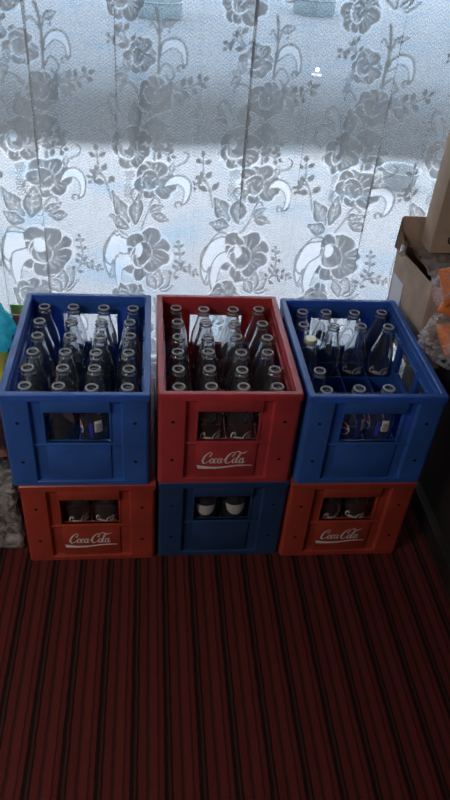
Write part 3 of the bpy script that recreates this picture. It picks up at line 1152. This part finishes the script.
def pale_oval(b):  # pale rounded patch wrapped round the bottle's front
    prev = None
    for i in range(13):
        u = -.026 + .052 * i / 12
        h = .030 * math.sqrt(max(0.0, 1 - (u / .0262) ** 2)) + .0005
        cur = [b.verts.new(wrap(u, .034 - h + h * k / 4, .120)) for k in range(5)]
        if prev:
            for k in range(4):
                b.faces.new((prev[k], cur[k], cur[k + 1], prev[k + 1]))
        prev = cur
PALE = mesh_of('pale_patch', pale_oval, [M['paper']])

def cap_fn(b):
    prof = [(.0150, .2262), (.0158, .2268), (.0156, .2300), (.0146, .2352), (.0130, .2368), (0, .2372)]
    seg = 42
    rows = []
    for j, (r, z) in enumerate(prof[:-1]):
        rows.append([b.verts.new(((r + (.0007 * math.cos(k * PI) if j < 3 else 0)) * math.cos(2 * PI * k / seg),
                                  (r + (.0007 * math.cos(k * PI) if j < 3 else 0)) * math.sin(2 * PI * k / seg), z)) for k in range(seg)])
    for A, B in zip(rows[:-1], rows[1:]):
        for k in range(seg):
            j = (k + 1) % seg
            b.faces.new((A[k], A[j], B[j], B[k]))
    b.faces.new(rows[-1])
CAP = mesh_of('crown_cap', cap_fn, [M['cap']], 40)

ORD = {0: 'first', 1: 'second', 2: 'third', 3: 'fourth', 4: 'fifth', 5: 'sixth'}
def bottle(cr, col, row, kind, rz, lean=(0, 0), label='', group='', cap=False):
    lx = -.1035 + .069 * col + lean[0]
    ly = .012 + .3857 / 6 * (row + .5) + lean[1]
    base = cr.location
    o = bpy.data.objects.new('soda_bottle', GLASS)
    COL.objects.link(o)
    a = cr.rotation_euler.z
    o.location = (base.x + lx * math.cos(a) - ly * math.sin(a), base.y + lx * math.sin(a) + ly * math.cos(a), base.z + .0062)
    tx, ty = random.uniform(-.013, .013), random.uniform(-.013, .013)      # they stand loosely in their cells
    o.rotation_euler = (Matrix.Rotation(tx, 3, 'X') @ Matrix.Rotation(ty, 3, 'Y') @ Matrix.Rotation(a + rz, 3, 'Z')).to_euler()
    o.location.z += .0004
    tag(o, label, 'bottle', group)
    if kind == 'script':
        child('printed_script', SCRIPT, o)['label'] = 'white script print'
    elif kind == 'emblem':
        child('printed_emblem', EMBLEM, o)['label'] = 'round red, white and blue emblem'
        child('back_label', STICKER, o)['label'] = 'white printed panel'
    elif kind == 'pale':
        child('pale_patch', PALE, o)['label'] = 'pale rounded patch'
    if cap:
        child('crown_cap', CAP, o)['label'] = 'pale yellow crown cap'
    return o

col_w = ['leftmost column', 'second column from left', 'third column from left', 'rightmost column']
row_w = ['nearest row', 'second row from front', 'third row from front', 'fourth row from front', 'fifth row from front', 'back row by curtain']
front_rot = {('L', 1): 2.6, ('L', 2): -1.35, ('R', 1): -.95, ('R', 2): -1.72, ('M', 1): .12, ('M', 2): .05}
def fill_crate(cr, key, where, kinds, cells, group):
    for row in range(6):
        for c in range(4):
            if (c, row) not in cells:
                continue
            k = kinds(c, row)
            rz = random.uniform(-2.2, 2.2)
            if row == 0 and (key, c) in front_rot:
                rz = front_rot[(key, c)]
            cap = key == 'R' and (c, row) == (0, 3)
            ln = (random.uniform(-.0022, .0022), random.uniform(-.0012, .0012))
            if cap:
                lab = 'capped bottle with pale yellow crown in the right blue crate, leftmost column'
            else:
                lab = 'clear glass bottle in %s, %s, %s' % (where, row_w[row], col_w[c])
            bottle(cr, c, row, 'none' if cap else k, rz, ln, lab, group, cap)

full = {(c, r_) for c in range(4) for r_ in range(6)}
right_cells = {(c, 5) for c in range(4)} | {(c, 4) for c in range(4)} | {(0, 3), (0, 1), (0, 0), (1, 0), (2, 0)}
fill_crate(crates[3], 'L', 'upper left blue crate', lambda c, r_: 'emblem' if (c, r_) in ((0, 2), (0, 3), (1, 4), (2, 1), (2, 0), (1, 0), (3, 2), (1, 2), (2, 5), (3, 5)) else 'script', full, 'bottles in the upper left blue crate')
fill_crate(crates[4], 'M', 'upper crimson crate', lambda c, r_: 'emblem' if (c, r_) in ((3, 5), (3, 4), (2, 4), (0, 2), (1, 5)) else 'script', full, 'bottles in the crimson crate')
fill_crate(crates[5], 'R', 'upper right blue crate', lambda c, r_: 'emblem' if r_ < 2 or c == 1 else 'script', right_cells, 'bottles in the upper right blue crate')
for ci, where, kind in ((0, 'bottom left orange-red crate', 'script'), (1, 'bottom middle blue crate', 'pale'), (2, 'bottom right orange-red crate', 'script')):
    for row in (0, 1):
        for c in (1, 2):
            bottle(crates[ci], c, row, kind, random.uniform(-.3, .3), (0, 0),
                   'bottle seen through the opening of %s, %s, %s' % (where, ('front row', 'second row')[row], ('left', 'right')[c - 1]),
                   'bottles in the %s' % where)

# ------------------------------------------------------------------ right side: cabinet, cartons, bags
CABZ = .38
e = empty('low_cabinet', (.72, .3, 0))
tag(e, 'low black-brown wooden cabinet along the right side under the cartons', 'cabinet')
bm = bmesh.new(); box(bm, .02, .90, .0, 1.27, .06, CABZ - .022, .003); obj('body', bm, M['dark_wood'], e)
bm = bmesh.new(); box(bm, .0, .88, .0, 1.27, 0.0005, .0595, .002); obj('plinth', bm, M['dark_wood'], e)
bm = bmesh.new(); box(bm, -.005, .92, -.01, 1.28, CABZ - .0215, CABZ, .004); obj('cabinet_top', bm, M['dark_wood'], e)

def panel(bm, quad, t=.004):
    """a board of thickness t on four corners"""
    q = [Vector(p) for p in quad]
    n = (q[1] - q[0]).cross(q[3] - q[0]).normalized() * t
    a = [bm.verts.new(p) for p in q]
    b = [bm.verts.new(p + n) for p in q]
    bm.faces.new(a[::-1]); bm.faces.new(b)
    for i in range(4):
        j = (i + 1) % 4
        bm.faces.new((a[i], a[j], b[j], b[i]))

zb, zt = CABZ + .0005, .615
e = empty('open_carton', (.86, 1.475, CABZ))
tag(e, 'open brown cardboard carton on the dark cabinet beside the right blue crate', 'carton')
O = Vector((.86, 1.475, CABZ))
def L_(*p):
    return tuple(Vector(p) - O)
bm = bmesh.new()
panel(bm, [L_(.650, 1.58, zb), L_(.668, 1.372, zb), L_(.662, 1.37, zt), L_(.640, 1.58, zt)])
panel(bm, [L_(.668, 1.372, zb), L_(1.06, 1.372, zb), L_(1.06, 1.372, zt), L_(.662, 1.37, zt)])
panel(bm, [L_(1.06, 1.372, zb), L_(1.06, 1.58, zb), L_(1.06, 1.58, zt), L_(1.06, 1.372, zt)])
panel(bm, [L_(1.06, 1.58, zb), L_(.650, 1.58, zb), L_(.640, 1.58, zt), L_(1.06, 1.58, zt)])
panel(bm, [L_(.655, 1.375, zb), L_(1.055, 1.375, zb), L_(1.055, 1.575, zb), L_(.65, 1.575, zb)], .003)
obj('carton_body', bm, M['card'], e)
bm = bmesh.new()
panel(bm, [L_(.640, 1.584, zt + .001), L_(1.05, 1.584, zt + .001), L_(1.05, 1.588, zt + .075), L_(.636, 1.588, zt + .080)])
obj('back_flap', bm, M['card'], e)
bm = bmesh.new()
panel(bm, [L_(.632, 1.585, zt - .004), L_(.648, 1.53, zt - .002), L_(.640, 1.580, zt + .045), L_(.635, 1.586, zt + .078)], .003)
obj('corner_fold', bm, M['card_dark'], e)
bm = bmesh.new()
panel(bm, [L_(.676, 1.565, zt - .012), L_(.694, 1.38, zt - .010), L_(.80, 1.38, zt - .016), L_(.78, 1.565, zt - .010)])
panel(bm, [L_(.80, 1.38, zt - .022), L_(1.05, 1.38, zt - .018), L_(1.05, 1.57, zt - .018), L_(.78, 1.57, zt - .022)])
obj('inner_flap', bm, M['card_dark'], e)
bm = bmesh.new()
panel(bm, [L_(.6430, 1.570, .455), L_(.6488, 1.505, .455), L_(.6446, 1.505, .545), L_(.6388, 1.570, .545)][::-1], .0012)
obj('pale_patch', bm, M['white_enamel'], e)['label'] = 'small white paper label'

# grey plastic liner that spills over the carton's edge
bm = bmesh.new()
nx, ny = 22, 26
g = []
from mathutils import noise as mnoise
for j in range(ny + 1):
    row = []
    for i in range(nx + 1):
        u, v = i / nx, j / ny
        x = .682 + .11 * u - .015 * v * (1 - u)
        y = 1.558 - .17 * v
        z = zt - .002 + .020 * math.sin(u * 3.0) * (1 - v * .4) + .012 * mnoise.noise(Vector((u * 5, v * 6, 2.2))) + .006 * mnoise.noise(Vector((u * 14, v * 15, 7)))
        row.append(bm.verts.new((x, y, max(z, zt - .006))))
    g.append(row)
for j in range(ny):
    for i in range(nx):
        bm.faces.new((g[j][i], g[j][i + 1], g[j + 1][i + 1], g[j + 1][i]))
o = obj('plastic_liner', bm, M['liner'], None, True)
tag(o, 'crumpled grey plastic sheet lying in the mouth of the open carton', 'plastic sheet')

bm = bmesh.new()
tube(bm, [(.628, 1.520, .6235), (.640, 1.549, .6245), (.651, 1.576, .6255)], .0078, 14)
o = obj('plastic_tube', bm, M['tube'], None, True, 40)
tag(o, 'short pale plastic tube poking out at the open carton\'s far corner', 'tube')

e = empty('closed_carton', (.84, 1.54, .66))
tag(e, 'taller brown carton standing behind the orange packets at the right edge', 'carton')
bm = bmesh.new()
box(bm, -.152, .19, -.038, .036, -.026, .30, .006)
obj('carton_body', bm, M['card'], e, True, 30)
bm = bmesh.new()
for rr_, a0_, a1_ in ((.013, 2.2, 4.6), (.013, -.9, .9)):
    pr = None
    for k in range(13):
        a = a0_ + (a1_ - a0_) * k / 12
        cur = (bm.verts.new((-.100 + rr_ * math.cos(a), -.0384, .012 + rr_ * math.sin(a))), bm.verts.new((-.100 + (rr_ - .004) * math.cos(a), -.0384, .012 + (rr_ - .004) * math.sin(a))))
        if pr:
            bm.faces.new((pr[0], cur[0], cur[1], pr[1]))
        pr = cur
obj('printed_mark', bm, M['ink'], e)['label'] = 'black printed ring mark'

def pillow(bm, wd, ht, th, seed=0, seg=18, crimp=.012):
    """sealed packet: two bulged sheets with flat crimped ends, lying in the x-y plane"""
    rr = random.Random(seed)
    off = Vector((rr.uniform(0, 9), rr.uniform(0, 9), 0))
    top, bot = [], []
    for j in range(seg + 1):
        ra, rb = [], []
        for i in range(seg + 1):
            u, v = 2 * i / seg - 1, 2 * j / seg - 1
            prof = max(0, (1 - abs(u) ** 3.0)) ** .6 * max(0, 1 - max(0, abs(v) - .02) ** 2.6 / .94) ** .7
            wav = .012 * mnoise.noise(Vector((u * 3, v * 3, 0)) + off)
            x = u * wd / 2 * (1 - .07 * (1 - abs(v) ** 2))
            y = v * ht / 2
            zt_ = th / 2 * prof * (1 + wav * 12)
            ra.append(bm.verts.new((x, y, zt_ + .0006)))
            rb.append(bm.verts.new((x, y, -th / 2 * prof - .0006)))
        top.append(ra); bot.append(rb)
    for j in range(seg):
        for i in range(seg):
            bm.faces.new((top[j][i], top[j][i + 1], top[j + 1][i + 1], top[j + 1][i]))
            bm.faces.new((bot[j][i], bot[j + 1][i], bot[j + 1][i + 1], bot[j][i + 1]))
    for i in range(seg):
        bm.faces.new((top[0][i], bot[0][i], bot[0][i + 1], top[0][i + 1]))
        bm.faces.new((top[seg][i], top[seg][i + 1], bot[seg][i + 1], bot[seg][i]))
        bm.faces.new((top[i][0], top[i + 1][0], bot[i + 1][0], bot[i][0]))
        bm.faces.new((top[i][seg], bot[i][seg], bot[i + 1][seg], top[i + 1][seg]))

def packet(name, m, dims, loc, rot, label, cat, group=None, seed=0):
    bm = bmesh.new()
    pillow(bm, *dims, seed=seed)
    o = obj(name, bm, m, None, True)
    o.location = loc
    o.rotation_euler = rot
    tag(o, label, cat, group)
    return o

# clear plastic bags with orange packets, on a small dark box
bm = bmesh.new()
box(bm, -.10, .13, -.075, .075, 0, .085, .003)
o = obj('cardboard_box', bm, M['dark_wood'])
o.location = (.83, 1.285, CABZ + .0005)
tag(o, 'low dark box on the cabinet under the clear plastic bags', 'box')
ORG = 'clear plastic bags at the right edge'
bm = bmesh.new()
lumpy(bm, (0, 0, 0), (.108, .070, .066), .24, 2.6, 3, 5, .060)
o = obj('plastic_bag', bm, M['clear_film'], None, True)
o.location = (.735, 1.280, CABZ + .0862 + .060)
tag(o, 'lower crumpled clear plastic bag overhanging the small dark box', 'plastic bag', ORG)
packet('orange_packet', M['orange'], (.10, .08, .055), (.710, 1.275, CABZ + .150), (.6, .1, .3), 'orange packet in the lower clear bag at the right edge', 'packet', 'orange packets', 1)
bm = bmesh.new()
lumpy(bm, (0, 0, 0), (.098, .046, .066), .22, 2.4, 9, 5, .056)
o = obj('plastic_bag', bm, M['clear_film'], None, True)
o.location = (.733, 1.312, CABZ + .262)
tag(o, 'upper crumpled clear plastic bag leaning against the open carton', 'plastic bag', ORG)
packet('orange_packet', M['orange'], (.12, .085, .06), (.704, 1.312, CABZ + .272), (.9, -.1, .2), 'upper large orange packet in the upper clear bag', 'packet', 'orange packets', 2)
packet('orange_packet', M['orange'], (.09, .065, .035), (.700, 1.300, CABZ + .222), (.5, .2, -.3), 'lower small orange packet in the upper clear bag', 'packet', 'orange packets', 3)

# ------------------------------------------------------------------ left side: packs and packets
e = empty('shrink_wrapped_pack', (-.463, 1.27, 0))
tag(e, 'grey shrink-wrapped pack of dark bottles on the carpet left of the crates', 'pack')
bm = bmesh.new()
bmesh.ops.create_cube(bm, size=1)
bmesh.ops.subdivide_edges(bm, edges=bm.edges[:], cuts=22, use_grid_fill=True)
for v in bm.verts:
    c = v.co.copy()
    f = Vector((c.x * .32, c.y * .30, (c.z + .5) * .205))
    k = .011 * mnoise.noise(c * 7) + .006 * mnoise.noise(c * 19 + Vector((3, 1, 2)))
    # film sags between the bottles
    sag = -.006 * (1 - abs(math.cos(c.x * 4 * PI))) - .006 * (1 - abs(math.cos(c.y * 4 * PI)))
    d = Vector((c.x if abs(c.x) > .49 else 0, c.y if abs(c.y) > .49 else 0, c.z if c.z > .49 else 0))
    if d.length:
        d.normalize()
    f += d * (k + sag - .002)
    f.z = max(f.z, .0008)
    v.co = f
obj('wrap_film', bm, M['wrap'], e, True)
BB = mesh_of('bottle', lambda b: lathe(b, [(0, .002), (.032, .002), (.034, .01), (.034, .12), (.030, .145), (.016, .172), (.0125, .178), (.0125, .186), (0, .187)], 18), [M['cola']], 40)
for ix in range(4):
    for iy in range(4):
        child('bottle', BB, e, (-.1125 + .075 * ix, -.105 + .070 * iy, .002))

bm = bmesh.new()
box(bm, -.13, .13, -.075, .075, 0, .305, .004)
o = obj('cardboard_box', bm, M['card_dark'])
o.location = (-.46, 1.512, .0005)
tag(o, 'brown box behind the shrink-wrapped pack, under the teal bag', 'box')

packet('snack_packet', M['brown_pack'], (.24, .16, .055), (-.455, 1.25, .244), (.0, .0, .2), 'reddish-brown snack packet lying on the shrink-wrapped pack', 'packet', 'packets piled left of the crates', 4)
packet('snack_packet', M['brown_pack'], (.22, .15, .05), (-.445, 1.27, .300), (.05, .04, -.2), 'mottled brown snack packet topmost on the shrink-wrapped pack', 'packet', 'packets piled left of the crates', 5)
packet('snack_packet', M['yellow'], (.16, .10, .05), (-.430, 1.422, .335), (.25, .05, .1), 'yellow packet at the left edge beside the blue crate', 'packet', 'packets piled left of the crates', 6)
packet('snack_packet', M['red_pack'], (.06, .10, .03), (-.343, 1.52, .372), (1.1, .1, .2), 'dull red packet below the teal bag beside the blue crate', 'packet', 'packets piled left of the crates', 7)
packet('snack_packet', M['green_pack'], (.06, .10, .03), (-.333, 1.570, .372), (1.35, .0, -.1), 'green and yellow packet behind the teal bag by the curtain', 'packet', 'packets piled left of the crates', 8)

e = empty('plastic_bag', (-.462, 1.490, .3065))
tag(e, 'shiny teal plastic bag on top of the pile at the left edge', 'plastic bag')
bm = bmesh.new()
lumpy(bm, (0, 0, .100), (.122, .062, .102), .17, 2.6, 21, 5, .098)
obj('bag_body', bm, M['teal'], e, True)

# ------------------------------------------------------------------ things outside, dim behind the lace
def outside_drum(x, y, r, h, m, label):
    bm = bmesh.new()
    lathe(bm, [(0, 0), (r * .94, 0), (r, .03), (r, h * .32), (r * 1.05, h * .34), (r, h * .36), (r, h * .64), (r * 1.05, h * .66), (r, h * .68), (r, h - .03), (r * .92, h), (r * .85, h - .02), (0, h - .02)], 32)
    o = obj('plastic_drum', bm, m, None, True, 40)
    o.location = (x, y, -.0095)
    tag(o, label, 'drum', 'blue drums outside the window')
outside_drum(.10, 8.9, .26, .50, M['drum_blue'], 'blue drum outside, dim behind the lace at upper left')
outside_drum(2.1, 9.9, .27, .52, M['drum_blue'], 'blue drum outside, dim behind the lace at upper centre')
bm = bmesh.new()
lathe(bm, [(0, 0), (.075, 0), (.095, .05), (.11, .10), (.118, .104), (.112, .107), (.10, .10), (.07, .012), (0, .012)], 32)
o = obj('plastic_basin', bm, M['basin'], None, True, 40)
o.location = (1.42, 3.74, -.0095)
tag(o, 'pale blue basin outside, seen through the lace above the cartons', 'basin')

e = empty('added_glint', (1.46, 6.40, -.0095))  # added glowing dot, stands in for a bright glint of unknown source
tag(e, 'small glowing dot added outside, a bright glint through the lace at upper right', 'glint')
bm = bmesh.new()
lathe(bm, [(0, 0), (.05, 0), (.05, .012), (.012, .02), (.008, .03), (.014, .036), (0, .036)], 16)
obj('dot_stand', bm, M['frame'], e, True, 40)
bm = bmesh.new()
lathe(bm, [(0, .0365), (.011, .037), (.019, .047), (.019, .057), (.012, .067), (0, .070)], 18)
m, nt, out = new_mat('glint_glow')
em = N(nt, 'ShaderNodeEmission')
em.inputs[0].default_value = (1.0, .95, .82, 1)
em.inputs[1].default_value = 5.0
nt.links.new(em.outputs[0], out.inputs[0])
obj('glow_dot', bm, m, e, True)
